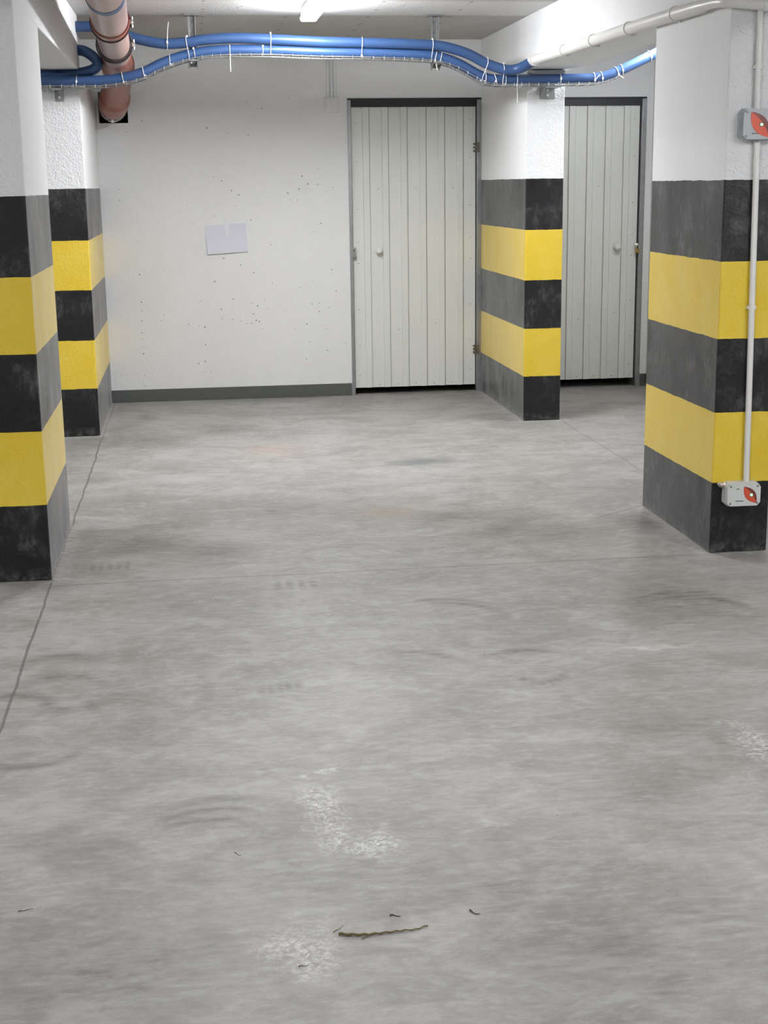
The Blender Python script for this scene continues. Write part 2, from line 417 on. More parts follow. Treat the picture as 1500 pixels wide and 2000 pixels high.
    c = m.mix(j, c, (0.075, 0.07, 0.064))
    # pale cement fillets round the pillar feet
    def foot(x0, x1, y0, y1):
        ax = m.math('MAXIMUM', m.math('SUBTRACT', x0, X), m.math('SUBTRACT', X, x1))
        ay = m.math('MAXIMUM', m.math('SUBTRACT', y0, Y), m.math('SUBTRACT', Y, y1))
        return m.rng(m.math('MAXIMUM', ax, ay), 0.01, 0.075, 1.0, 0.0)
    ff = m.math('MAXIMUM', foot(-0.86, -0.605, 5.44, 6.31), foot(2.06, 2.305, 5.36, 6.26))
    ff = m.math('MAXIMUM', ff, m.math('MAXIMUM', foot(-0.86, -0.62, 8.76, 10.14), foot(2.07, 2.31, 8.75, 10.14)))
    c = m.mix(m.math('MULTIPLY', m.math('MULTIPLY', ff, 0.55), m.rng(fine, 0.35, 0.6)), c, (0.50, 0.47, 0.44))
    # specks
    v = m.n('ShaderNodeTexVoronoi', Scale=9.0); m.l(co, v.inputs['Vector'])
    sp = m.rng(v.outputs['Distance'], 0.020, 0.036, 0.8, 0.0)
    sp = m.math('MULTIPLY', sp, m.math('GREATER_THAN', m.noise(2.6, 2), 0.55))
    c = m.mix(sp, c, (0.09, 0.08, 0.07))
    m.color(c)
    m.l(m.rng(mid, 0.3, 0.7, 0.44, 0.60), m.b.inputs['Roughness'])
    m.bump(m.math('ADD', m.noise(45, 5, 0.6), m.math('MULTIPLY', m.noise(300, 2), 0.4)), 0.12, 0.004)
    return m.m
M['floor'] = floor_mat()

# ------------------------------------------------------------------ the shell
ZC = 2.483; YW = 10.14; XR = 3.33; XL = -4.2; YN = -4.6
struct('floor', B(XL-0.2, XR+0.2, YN-0.2, 11.9, -0.12, 0.0), M['floor'])
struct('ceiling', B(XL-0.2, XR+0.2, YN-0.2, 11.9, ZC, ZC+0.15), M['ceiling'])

HOLE = (-0.602, -0.405, 1.935, 2.14)
D1 = (1.112, 2.072, 0.0, 2.09); D2 = (2.335, 3.283, 0.0, 2.09)
def wall_with_holes(holes):
    xs = sorted({XL, XR} | {h[0] for h in holes} | {h[1] for h in holes})
    zs = sorted({0.0, ZC} | {h[2] for h in holes} | {h[3] for h in holes})
    bm = bmesh.new(); V = {}
    def g(i, j, k):
        if (i, j, k) not in V: V[(i, j, k)] = bm.verts.new((xs[i], (YW, YW+0.2)[k], zs[j]))
        return V[(i, j, k)]
    def solid(i, j):
        if i < 0 or j < 0 or i >= len(xs)-1 or j >= len(zs)-1: return False
        cx, cz = (xs[i]+xs[i+1])/2, (zs[j]+zs[j+1])/2
        return not any(h[0] < cx < h[1] and h[2] < cz < h[3] for h in holes)
    for i in range(len(xs)-1):
        for j in range(len(zs)-1):
            if not solid(i, j): continue
            for k in (0, 1): bm.faces.new((g(i, j, k), g(i+1, j, k), g(i+1, j+1, k), g(i, j+1, k)))
            if not solid(i-1, j): bm.faces.new((g(i, j, 0), g(i, j+1, 0), g(i, j+1, 1), g(i, j, 1)))
            if not solid(i+1, j): bm.faces.new((g(i+1, j, 0), g(i+1, j+1, 0), g(i+1, j+1, 1), g(i+1, j, 1)))
            if not solid(i, j-1): bm.faces.new((g(i, j, 0), g(i+1, j, 0), g(i+1, j, 1), g(i, j, 1)))
            if not solid(i, j+1): bm.faces.new((g(i, j+1, 0), g(i+1, j+1, 0), g(i+1, j+1, 1), g(i, j+1, 1)))
    return bm
wall_back = struct('wall_back', wall_with_holes([HOLE, D1, D2]), M['wall'])
# pin holes left by air bubbles in the cast wall
dots=[(0.414,2.068),(0.704,2.095),(0.516,2.027),(-0.311,1.950),(0.131,1.898),(0.268,1.860),(0.415,1.848),(-0.420,1.874),(0.161,1.567),(0.219,1.541),(0.285,1.473),(0.335,1.443),(0.895,1.614),(0.783,1.566),(0.821,1.512),(0.893,1.508),(1.001,1.487),(0.956,1.455),(0.759,1.477),(0.678,1.450),(0.698,1.405),(0.746,1.402),(-0.032,1.376),(0.311,1.366),(0.163,1.301),(0.004,1.249),(0.413,1.268),(0.908,1.237),(0.862,1.180),(0.550,1.096),(0.212,1.006),(0.116,1.008),(0.331,0.957),(0.978,0.911),(0.420,0.901),(0.144,0.845),(0.836,0.826),(0.749,0.791),(1.009,0.760),(0.270,0.718),(0.493,0.702),(0.401,0.687),(0.441,0.666),(0.511,0.645),(0.831,0.670),(0.883,0.675),(0.953,0.641),(0.882,0.615),(0.408,0.609),(0.321,0.561),(0.428,0.563),(0.449,0.555),(0.358,0.541),(0.395,0.542),(0.186,0.580),(0.261,0.576),(0.020,0.532),(0.060,0.526),(-0.055,0.548),(-0.223,0.620),(-0.247,0.578),(0.790,0.528),(0.934,0.490),(0.709,0.494),(0.472,0.501),(0.812,0.399),(0.780,0.276),(0.935,0.333),(0.061,0.398),(0.005,0.265),(0.052,0.278),(0.572,0.279),(0.045,0.202),(0.091,0.201),(-0.379,1.137),(-0.382,0.904),(-0.380,0.712),(-0.378,0.650),(-0.382,0.578),(-0.384,0.450),(-0.383,0.347),(-0.384,0.193),(-0.383,0.114),(-0.495,1.417),(-0.489,1.491),(-0.384,0.496),(-0.377,0.396),(1.069,0.383),(0.037,0.709),(0.181,0.648),(0.550,0.824)]
bm = bmesh.new()
for (x, z) in dots:
    r = random.uniform(0.0028, 0.0058); n = 7
    ring = [bm.verts.new((x+r*random.uniform(.75, 1.2)*math.cos(2*math.pi*i/n), YW-0.0006, z+r*random.uniform(.7, 1.1)*math.sin(2*math.pi*i/n))) for i in range(n)]
    bm.faces.new(ring)
ph = obj('pinholes', bm, M['pit'], wall_back); ph['kind'] = 'stuff'
struct('wall_right', B(XR, XR+0.2, YN, 11.9, 0, ZC), M['wall'])
struct('wall_left', B(XL-0.2, XL, YN, 11.9, 0, ZC), M['wall'])
struct('wall_front', B(XL, XR, YN-0.2, YN, 0, ZC), M['wall'])
struct('wall_storage', B(XL, XR, 11.7, 11.9, 0, ZC), M['raw'])
struct('baseboard_back', B(-0.622, 1.110, YW-0.006, YW, 0, 0.089, bev=0.002), M['skirt'])
struct('baseboard_corner', B(3.285, XR-0.005, YW-0.006, YW, 0, 0.092), M['skirt'])
struct('baseboard_right', B(XR-0.006, XR, YN, YW, 0, 0.092), M['skirt'])

# ------------------------------------------------------------------ pillars and beams
def pillar(x0, x1, y0, y1, z1, zs, seed, label):
    bm = B(x0, x1, y0, y1, 0, z1, bev=0.006, seg=2)
    # subdivide so edges can be slightly worn
    o = obj('pillar', bm, pillar_mat('banded_pillar_paint_%s' % seed, zs, seed*3.7), None, ((x0+x1)/2, (y0+y1)/2, 0))
    tag(o, label, 'pillar', 'banded car park pillars')
    return o
ZB = 2.172
pillar(-0.862, -0.606, 5.438, 6.317, ZB, (0.300, 0.588, 0.884, 1.175, 1.474), 1, 'yellow and black banded concrete pillar nearest at the left edge, cut by the frame')
pillar(-0.862, -0.622, 8.757, YW, ZB, (0.290, 0.586, 0.892, 1.193, 1.500), 2, 'banded pillar against the back wall below the orange drain pipe, half hidden')
pillar(2.068, 2.309, 8.752, YW, ZB, (0.289, 0.587, 0.895, 1.207, 1.519), 3, 'banded pillar against the back wall standing between the two sheet metal doors')
pillar(2.058, 2.304, 5.367, 6.257, ZB, (0.292, 0.582, 0.876, 1.187, 1.496), 4, 'banded pillar in the right foreground carrying the white conduit and sensor boxes')

def beam(x0, x1, y0, y1, z0, label, z1=ZC, bev=0.004):
    o = obj('ceiling_beam', B(x0, x1, y0, y1, z0, z1, bev=bev), M['beam'], None, ((x0+x1)/2, (y0+y1)/2, z0))
    tag(o, label, 'beam', 'concrete ceiling beams'); return o
beam(-0.875, -0.614, YN, 8.757, ZB, 'white concrete ceiling beam along the left pillars, ending beside the orange drain pipe')
beam(2.064, 2.355, YN, YW, ZB+0.004, 'white concrete ceiling beam along the right pillars with the white conduit on it')
# column head stub behind the end of the left beam
o = obj('pillar_head', B(-0.862, -0.70, 8.90, YW, ZB, ZC), M['beam'], None, (-0.78, 9.4, ZB))
tag(o, 'narrow white pillar head above the half hidden back left pillar, behind the conduit bends', 'pillar')

# ------------------------------------------------------------------ sheet metal doors
def door(name, X0, X1, zt, panel_x0, panel_x1, flip, knob, knob_side, lines, has_left, hinge_side, gap0):
    e = bpy.data.objects.new(name, None); COL.objects.link(e); e.location = ((X0+X1)/2, YW, 0); e['kind'] = 'structure'
    YP = YW + 0.020                      # face of the sheet
    # profiled sheet: outline in x,y then extruded in z
    top = 2.031; bot = gap0
    xs = []
    pts = [(panel_x0, YP)]
    for L in lines:
        if not flip:   # rib rises gently left of the groove
            pts += [(L-0.052, YP), (L-0.046, YP-0.009), (L-0.0042, YP-0.009), (L-0.0036, YP+0.008), (L+0.0030, YP+0.008), (L+0.0034, YP)]
        else:
            pts += [(L-0.0034, YP), (L-0.0030, YP+0.008), (L+0.0036, YP+0.008), (L+0.0042, YP-0.009), (L+0.046, YP-0.009), (L+0.052, YP)]
    pts = [p for p in pts if panel_x0 <= p[0] <= panel_x1] + [(panel_x1, YP)]
    back = [(panel_x1, YP+0.03), (panel_x0, YP+0.03)]
    bm = bmesh.new()
    f0 = [bm.verts.new((x, y, bot)) for x, y in pts]; f1 = [bm.verts.new((x, y, top)) for x, y in pts]
    b0 = [bm.verts.new((x, y, bot)) for x, y in back]; b1 = [bm.verts.new((x, y, top)) for x, y in back]
    for i in range(len(pts)-1): bm.faces.new((f0[i], f0[i+1], f1[i+1], f1[i]))
    bm.faces.new(f0+b0); bm.faces.new(f1+b1)
    bm.faces.new((b0[0], b0[1], b1[1], b1[0])); bm.faces.new((f0[-1], b0[0], b1[0], f1[-1])); bm.faces.new((b0[1], f0[0], f1[0], b1[1]))
    panel = obj('door_panel', bm, M['sheet'], e)
    # frame posts, and a black strip painting in the shaded gap on top
    if has_left:
        fl = obj('frame_post', B(X0, X0+0.024, YW-0.012, YW+0.05, 0, zt-0.012, bev=0.002), M['galv'], e); fl['label'] = 'galvanised door frame post'
    fr = obj('frame_post', B(X1-0.036, X1-0.002, YW-0.012, YW+0.05, 0, zt-0.012, bev=0.003), M['galv'], e)
    if has_left: pass
    bm = bmesh.new(); box(bm, X0, X1-0.002, YW+0.006, YW+0.05, zt-0.058, zt); box(bm, X0, X1-0.002, YW-0.004, YW+0.006, zt-0.012, zt+0.001)
    tr = obj('top_gap_strip', bm, M['dark'], e); tr['label'] = 'black strip in place of the shaded gap over the door sheet'
    # screws
    def screw(x, z, r=0.0035):
        bm = bmesh.new(); cyl(bm, (x, YP-0.003, z), (x, YP+0.001, z), r, n=8)
        return obj('screw', bm, M['screw'], panel, sm=False)
    for z in (0.14, 0.36, 0.62, 0.95, 1.10, 1.33, 1.66, 1.92):
        screw(panel_x0+0.035, z); screw(panel_x1-0.035, z+0.02)
    for i, L in enumerate(lines):
        if panel_x0+0.06 < L+0.05 < panel_x1-0.05:
            screw(L+(0.05 if not flip else 0.09), bot+0.02); screw(L+(0.06 if not flip else -0.04), 0.45+0.02*i if i % 2 else 1.47)
    # knob: rose, neck and cap
    kx, kz = knob
    kn = bmesh.new(); yk = YP-0.007
    cyl(kn, (kx, yk+0.004, kz), (kx, yk-0.003, kz), 0.024, 0.023, 24)
    cyl(kn, (kx, yk-0.003, kz), (kx, yk-0.022, kz), 0.009, 0.009, 16)
    prof = [(0.010, 0.022), (0.020, 0.026), (0.024, 0.034), (0.023, 0.042), (0.016, 0.048), (0.0, 0.050)]
    for (r0, d0), (r1, d1) in zip(prof, prof[1:]):
        cyl(kn, (kx, yk-d0, kz), (kx, yk-d1, kz), r0, max(r1, 0.0005), 24, caps=False)
    k = obj('knob', kn, M['knob'], panel, sm=True); k['label'] = 'round white door knob'
    # hinges: three knuckles and two leaves
    hx = (panel_x1+0.003) if hinge_side > 0 else (panel_x0-0.003)
    for hz in (0.311, 1.750):
        hb = bmesh.new()
        for q in (-1, 0, 1):
            cyl(hb, (hx, YP-0.012, hz+q*0.024-0.010), (hx, YP-0.012, hz+q*0.024+0.010), 0.007, n=12)
            box(hb, hx-0.020, hx, YP-0.010, YP-0.004, hz+q*0.024-0.006, hz+q*0.024+0.006)
        box(hb, hx, hx+0.022, YW-0.015, YW-0.011, hz-0.034, hz+0.034)
        h = obj('hinge', hb, M['hinge'], e); h['label'] = 'small rusty three-knuckle hinge'
    # hasp staple on the closing side
    sx = (panel_x0-0.004) if hinge_side > 0 else (panel_x1+0.004)
    hz = knob[1]+0.014
    hb = bmesh.new(); sgn = 1 if hinge_side > 0 else -1
    box(hb, sx-0.022, sx+0.022, YP-0.028, YP-0.024, hz-0.010, hz+0.010, bev=0.001)
    box(hb, sx-sgn*0.020-0.004, sx-sgn*0.020+0.004, YP-0.026, YP-0.012, hz-0.012, hz+0.012)
    box(hb, sx+sgn*0.018-0.004, sx+sgn*0.018+0.004, YP-0.026, YP+0.002, hz-0.012, hz+0.012)
    lp = [Vector((sx+sgn*0.006, YP-0.027-0.011*math.sin(math.pi*i/10), hz-0.010*math.cos(math.pi*i/10))) for i in range(11)]
    sweep(hb, lp, 0.0022, 8)
    h = obj('hasp', hb, M['bolt'], e, sm=True); h['label'] = 'zinc hasp and staple'
    return e, (sx+sgn*0.006, YP-0.036, hz)

D1LINES = [1.267, 1.403, 1.538, 1.673, 1.807, 1.942]
D2LINES = [2.44, 2.577, 2.713, 2.847, 2.982, 3.119]
e1, l1 = door('door_1', D1[0], D1[1], 2.09, 1.140, 2.030, False, (1.322, 1.041), 1, D1LINES, True, 1, 0.050)
e2, l2 = door('door_2', D2[0], D2[1], 2.09, 2.365, 3.238, True, (3.085, 1.032), -1, D2LINES, True, -1, 0.062)

def padlock(loc, body, label, brassy):
    x, y, z = loc
    t = thing('padlock', label, 'padlock', (x, y, z-0.055), 'door padlocks')
    bm = bmesh.new(); box(bm, x-0.016, x+0.016, y-0.007, y+0.007, z-0.060, z-0.028, bev=0.003, seg=2)
    b = obj('padlock_body', bm, body, t)
    p = [Vector((x-0.009, y, z-0.032)), Vector((x-0.009, y, z-0.006))] + [Vector((x-0.009*math.cos(a), y, z-0.006+0.009*math.sin(a))) for a in (0.5, 1.05, 1.57, 2.1, 2.6)] + [Vector((x+0.009, y, z-0.006)), Vector((x+0.009, y, z-0.032))]
    bm = bmesh.new(); sweep(bm, p, 0.0028, 10)
    s = obj('shackle', bm, M['bolt'], t, sm=True)
    if brassy: s['label'] = 'steel shackle'
    return t
padlock(l1, M['silver'], 'silver padlock hanging from the hasp of the middle sheet metal door', False)
padlock(l2, M['brass'], 'brass padlock hanging from the hasp of the right-hand sheet metal door', True)

# ------------------------------------------------------------------ paper sheet on the wall
t = thing('paper_sheet', 'blank white landscape paper sheet taped slightly askew to the back wall', 'paper', (0.238, YW-0.002, 1.14))
bm = bmesh.new(); nx, ny = 12, 8; W2, H2 = 0.144, 0.100; rot = math.radians(3.2); V = []
for j in range(ny+1):
    row = []
    for i in range(nx+1):
        u, v = -W2+2*W2*i/nx, -H2+2*H2*j/ny
        lift = 0.0030 + 0.012*max(0, -v/H2-0.2)*max(0, 1-abs(u/W2)*0.3) + 0.010*max(0, -u/W2-0.6)
        row.append(bm.verts.new((0.238+u*math.cos(rot)-v*math.sin(rot), YW-lift, 1.142+u*math.sin(rot)+v*math.cos(rot))))
    V.append(row)
VB = [[bm.verts.new(v.co + Vector((0, 0.0006, 0))) for v in row] for row in V]
for j in range(ny):
    for i in range(nx):
        bm.faces.new((V[j][i], V[j][i+1], V[j+1][i+1], V[j+1][i])); bm.faces.new((VB[j][i], VB[j+1][i], VB[j+1][i+1], VB[j][i+1]))
for i in range(nx):
    bm.faces.new((V[0][i+1], V[0][i], VB[0][i], VB[0][i+1])); bm.faces.new((V[ny][i], V[ny][i+1], VB[ny][i+1], VB[ny][i]))
for j in range(ny):
    bm.faces.new((V[j][0], V[j+1][0], VB[j+1][0], VB[j][0])); bm.faces.new((V[j+1][nx], V[j][nx], VB[j][nx], VB[j+1][nx]))
sh = obj('sheet', bm, M['paper'], t, sm=True)
bm = bmesh.new(); V = []
for j in range(9):
    v = j/8; zz = 1.285-0.12*v; row = []
    for i in range(4):
        u = -0.012+0.024*i/3 + 0.012*v
        row.append(bm.verts.new((0.235+u, YW-0.0045-0.0035*abs(math.sin(v*9+i)), zz)))
    V.append(row)
for j in range(8):
    for i in range(3): bm.faces.new((V[j][i], V[j][i+1], V[j+1][i+1], V[j+1][i]))
tp = obj('tape', bm, M['tape'], t, sm=True); tp['label'] = 'crinkled shiny strip of clear tape'

# ------------------------------------------------------------------ painted-over junction box with three tubes
t = thing('junction_box', 'square junction box painted over white, left of the middle door', 'junction box', (1.007, YW, 1.995))
obj('box_body', B(0.956, 1.058, YW-0.022, YW+0.001, 1.997, 2.098, bev=0.008, seg=3), M['wall'], t)
obj('lid', B(0.966, 1.048, YW-0.027, YW-0.021, 2.007, 2.088, bev=0.003), M['wall'], t)
for x in (0.978, 1.003, 1.028):
    bm = bmesh.new(); cyl(bm, (x, YW-0.008, 2.095), (x, YW-0.008, ZC), 0.0085, n=14)
    obj('conduit_tube', bm, M['wall'], t, sm=True)

# ------------------------------------------------------------------ ceiling lamps
def lamp(x, y, first):
    L = 0.60 if first or y > 7 else 0.62
    t = thing('ceiling_lamp', 'lit white fluorescent batten lamp on the ceiling above the cable tray' if first else 'lit batten lamp on the ceiling outside the view', 'lamp', (x, y, ZC), 'ceiling batten lamps')
    zd = 2.436 if first else 2.447
    obj('lamp_housing', B(x-0.044, x+0.044, y-L+0.004, y+L-0.004, zd, ZC-0.001, bev=0.006), M['lampbody'], t)
    obj('diffuser', B(x-0.047, x+0.047, y-L, y+L, 2.408, zd, bev=0.012, seg=4), M['lampfar'] if y > 7.5 else M['lamp'], t, sm=True)
    return t
far = lamp(*LAMPS[0], True); nearl = lamp(*LAMPS[1], False)
for (x, y) in LAMPS[2:]:
    src = far if y > 7.5 else nearl
    c = src.copy(); COL.objects.link(c); c.location = (x, y, ZC)
    for k in src.children:
        d = k.copy(); COL.objects.link(d); d.parent = c
    c['label'] = 'x'
    if x > 2 and y > 7: c.scale = (0.8, 0.36, 1)      # short unseen lamp, added to brighten the right-hand door
for o in [o for o in bpy.data.objects if o.name.startswith('ceiling_lamp')]:
    if o is far: continue
    o['label'] = 'lit white batten lamp on the ceiling %s %s' % (
        'over the middle bay' if abs(o.location.x-0.705) < .1 else ('over the left bay' if o.location.x < 0 else 'over the right bay'),
        'behind the camera' if o.location.y < 0 else ('near the camera' if o.location.y < 5 else 'towards the back wall, unseen and added for more light'))

# ------------------------------------------------------------------ blue corrugated conduits
A = [(-0.76,8.75,2.406),(-0.68,8.66,2.408),(-0.598,8.62,2.406),(-0.506,8.62,2.404),(-0.392,8.62,2.380),(-0.286,8.62,2.342),(-0.176,8.62,2.318),(-0.088,8.62,2.310),(0.015,8.62,2.318),(0.119,8.62,2.333),(0.297,8.62,2.342),(0.506,8.62,2.335),(0.776,8.62,2.322),(1.018,8.62,2.316),(1.263,8.62,2.310),(1.478,8.62,2.300),(1.601,8.62,2.276),(1.695,8.62,2.243),(1.788,8.62,2.196),(1.898,8.60,2.160),(1.970,8.56,2.163),(2.020,8.48,2.188),(2.033,8.40,2.200)]
Bp = [(-4.1,8.60,2.108),(-2.0,8.60,2.108),(-0.886,8.60,2.109),(-0.808,8.60,2.108),(-0.625,8.60,2.107),(-0.480,8.60,2.108),(-0.362,8.60,2.122),(-0.243,8.60,2.152),(-0.122,8.61,2.207),(0.028,8.62,2.254),(0.206,8.62,2.276),(0.504,8.62,2.278),(0.775,8.62,2.268),(1.018,8.62,2.264),(1.262,8.62,2.256),(1.447,8.62,2.246),(1.539,8.62,2.228),(1.632,8.62,2.193),(1.757,8.62,2.128),(1.851,8.62,2.107),(2.040,8.62,2.107),(2.262,8.62,2.109),(2.485,8.62,2.116),(2.612,8.62,2.155),(2.821,8.62,2.247),(3.00,8.62,2.32),(3.34,8.62,2.38)]
Cp = [(-0.76,8.80,2.275),(-0.68,8.74,2.285),(-0.600,8.68,2.282),(-0.552,8.65,2.262),(-0.512,8.63,2.228),(-0.500,8.62,2.195),(-0.535,8.63,2.168),(-0.610,8.65,2.152),(-0.712,8.66,2.142),(-0.90,8.66,2.140),(-2.0,8.66,2.140),(-4.1,8.66,2.140)]
RB = 0.0297
A = [(x, y-0.014 if x > -0.5 and x < 1.9 else y, z) for x, y, z in A]; Bp = [(x, y+0.012, z) for x, y, z in Bp]
PA, PB, PC = catmull(A, 0.0045), catmull(Bp, 0.0045), catmull(Cp, 0.0045)
def near(path):  # finer rings only where seen
    out = []; last = None
    for p in path:
        if last is not None and p.x < -1.0 and (p-last).length < 0.05: continue
        out.append(p); last = p
    return out
PA, PB, PC = near(PA), near(PB), near(PC)
def corr(i, t): return RB + (0.0012 if i % 2 else -0.0012)
def conduit(path, label):
    o = thing('corrugated_conduit', label, 'conduit', tuple(path[len(path)//2]), 'blue corrugated conduits')
    bm = bmesh.new(); sweep(bm, path, corr, 16)
    obj('hose', bm, M['blue'], o, sm=False)
    for p in o.children[0].data.polygons: p.use_smooth = True
    return o
cA = conduit(PA, 'upper blue corrugated conduit running from behind the drain pipe to the white conduit')
cB = conduit(PB, 'lower blue corrugated conduit crossing the whole bay to the right pillar')
cC = conduit(PC, 'short looped blue corrugated conduit curling out beside the left beam end')

def at_x(path, x):
    return min((p for p in path), key=lambda p: abs(p.x-x) + (10 if p.y > 8.7 else 0))
def tangent(path, p):
    i = path.index(p); return (path[min(i+2, len(path)-1)]-path[max(i-2, 0)]).normalized()

def tie(parent, x, p1, path1, p2=None, tail=None, skew=0.0, head=-0.6):
    """nylon tie: loop round one conduit or both, a head block and a tail"""
    tg = tangent(path1, p1); up = Vector((0, 0, 1)); up = (up-tg*up.dot(tg)).normalized(); sd = tg.cross(up)
    r = RB+0.0030; loop = []
    n = 28
    if p2 is None:
        for i in range(n):
            a = 2*math.pi*i/n
            loop.append(p1 + up*(r*math.cos(a)) + sd*(r*math.sin(a)) + tg*(skew*math.cos(a)))
    else:
        d = p2-p1; d = (d - tg*d.dot(tg)); h = d.length
        for i in range(n):
            a = 2*math.pi*i/n; c = math.cos(a)
            base = p1 + (d if c > 0 else Vector((0, 0, 0)))
            loop.append(base + up*(r*c) + sd*(r*math.sin(a)) + tg*(skew*c))
    bm = bmesh.new()
    sweep(bm, loop, 0.0021, 6, closed=True)
    f = 1 if sd.y < 0 else -1
    hp = p1 + sd*f*r*math.cos(head) + up*r*math.sin(head)
    if head > 1: hp = (p2 or p1) + up*r
    box(bm, hp.x-0.005, hp.x+0.005, hp.y-0.005, hp.y+0.005, hp.z-0.006, hp.z+0.006, bev=0.001)
    if tail:
        dx, dz = tail
        q = [hp.copy(), hp+Vector((dx*0.4, -0.006, dz*0.5)), hp+Vector((dx, -0.008, dz))]
        sweep(bm, catmull(q, 0.01), 0.0024, 6)
    return obj('cable_tie', bm, M['tie'], parent, sm=True)
aX = lambda x: at_x(PA, x)
bX = lambda x: at_x(PB, x)
# ties round both conduits
for x, sk, hd, tl in ((0.022, 0.006, 1.5, None), (0.50, 0.002, 1.5, None), (1.035, 0.0, -0.7, None), (1.455, -0.004, 1.5, None), (1.760, -0.012, -0.9, None), (1.885, -0.003, 1.5, None)):
    tie(cB, x, bX(x), PB, aX(x), tl, sk, hd)
# ties round the lower conduit only
for x, sk, hd, tl in ((-0.625, 0.004, -0.2, None), (-0.362, 0, -0.9, None), (-0.245, 0.006, -0.7, None), (-0.09, 0.012, -0.9, None), (0.055, 0.003, 0.9, None),
                      (0.263, 0, -1.1, (0.0, -0.095)), (0.456, 0, 0.6, None), (1.480, 0.003, -0.9, (0.012, -0.055)), (1.51, 0.0, -1.0, None), (1.785, -0.01, -0.8, None), (1.845, -0.012, -0.4, None),
                      (1.905, 0, -1.0, None), (1.977, 0, -1.1, (0.002, -0.105)), (2.245, 0, 0.0, None), (2.455, 0, -0.4, (0.030, 0.030)), (2.500, 0, -0.3, None),
                      (2.595, 0, -0.6, (0.028, -0.022)), (2.625, 0.005, -0.2, None), (2.800, 0.004, -0.2, None)):
    tie(cB, x, bX(x), PB, None, tl, sk, hd)
tie(cA, -0.098, aX(-0.098), PA, None, (0.012, 0.110), 0.0, 0.2)

# ------------------------------------------------------------------ galvanised wire tray below the lower conduit
t = thing('cable_tray', 'thin galvanised wire cable tray bending along under the blue conduits', 'cable tray', (0.9, 8.62, 2.2))
bm = bmesh.new()
path = [p for p in catmull([b for b in Bp if -0.9 < b[0] < 2.7], 0.02)]
def off(dy, dz): return [Vector((p.x, 8.625+dy, p.z+dz)) for p in path]
for dy, dz in ((-0.052, -0.030), (0.0, -0.0385), (0.050, -0.0385), (0.052, 0.012)):
    sweep(bm, off(dy, dz), 0.0022, 6)
obj('long_wires', bm, M['galv'], t, sm=True)
acc = 0; last = path[0]; proto = None; t0 = Vector((0.9, 8.62, 2.2))
for p in path:
    acc += (p-last).length; last = p
    if acc > 0.045:
        acc = 0
        if proto is None:
            bm = bmesh.new(); sweep(bm, [Vector((p.x, 8.570, p.z-0.022)), Vector((p.x, 8.573, p.z-0.040)), Vector((p.x, 8.677, p.z-0.040)), Vector((p.x, 8.679, p.z+0.016))], 0.0024, 6)
            proto = obj('cross_wire', bm, M['bolt'], t, origin=(p.x, 8.62, p.z), sm=True)
        else:
            d = proto.copy(); COL.objects.link(d); d.location = Vector((p.x, 8.62, p.z))-t0

# hanging struts with a cantilever foot
def hanger(x, zt, zb, label):
    t = thing('tray_hanger', label, 'bracket', (x, 8.71, ZC), 'ceiling hangers of the cable tray')
    y0, y1 = 8.695, 8.735; bm = bmesh.new()
    box(bm, x-0.022, x-0.018, y0, y1, zb, ZC-0.004); box(bm, x+0.018, x+0.022, y0, y1, zb, ZC-0.004)
    # slotted web made of short pieces
    z = zb
    while z < ZC-0.01:
        box(bm, x-0.018, x+0.018, y1-0.004, y1, z, min(z+0.022, ZC-0.004))
        box(bm, x-0.018, x-0.007, y1-0.004, y1, z+0.022, min(z+0.050, ZC-0.004)); box(bm, x+0.007, x+0.018, y1-0.004, y1, z+0.022, min(z+0.050, ZC-0.004))
        z += 0.050
    obj('strut', bm, M['galv'], t)
    obj('base_plate', B(x-0.045, x+0.045, 8.675, 8.755, ZC-0.008, ZC-0.0005, bev=0.001), M['galv_dull'], t)
    bm = bmesh.new(); box(bm, x-0.030, x+0.026, 8.565, 8.695, zt-0.006, zt); prism(bm, [(8.600, zt-0.006), (8.695, zt-0.006), (8.695, zt-0.040)], 'x', x-0.028, x-0.024)
    prism(bm, [(8.600, zt-0.006), (8.695, zt-0.006), (8.695, zt-0.040)], 'x', x+0.020, x+0.024)
    obj('cantilever_arm', bm, M['galv_dull'], t)
    bm = bmesh.new(); cyl(bm, (x-0.012, 8.590, zt-0.020), (x-0.012, 8.590, zt-0.004), 0.007, n=6)
    obj('bolt', bm, M['bolt'], t)
hanger(0.048, 2.219, 2.19, 'galvanised ceiling strut holding the cable tray near the drain pipe')
hanger(1.492, 2.205, 2.18, 'slotted galvanised ceiling strut holding the cable tray above the middle door')

def wall_bracket(x0, x1, zp0, zp1, bx0, bx1, bz, label, yf):
    t = thing('tray_bracket', label, 'bracket', ((x0+x1)/2, yf, zp0), 'pillar brackets of the cable tray')
    obj('plate', B(x0, x1, yf-0.012, yf, zp0, zp1, bev=0.001), M['galv'], t)
    bm = bmesh.new(); box(bm, bx0, bx1, yf-0.006, yf, bz-0.055, zp0); box(bm, bx0, bx1, yf-0.17, yf-0.006, 2.058, 2.064)
    prism(bm, [(yf-0.12, 2.058), (yf-0.006, 2.058), (yf-0.006, bz-0.05)], 'x', bx0, bx0+0.004)
    obj('cantilever_arm', bm, M['galv'], t)
    for dz in (0.0, -0.032):
        bm = bmesh.new(); cyl(bm, ((bx0+bx1)/2, yf-0.016, bz+dz), ((bx0+bx1)/2, yf-0.004, bz+dz), 0.008, n=6)
        obj('bolt', bm, M['bolt'], t)
wall_bracket(2.070, 2.305, 2.124, 2.168, 2.150, 2.243, 2.052, 'galvanised tray bracket bolted on the pillar between the doors', 8.752)
wall_bracket(-0.858, -0.640, 2.118, 2.160, -0.765, -0.715, 2.055, 'galvanised tray bracket bolted on the pillar below the drain pipe', 8.757)

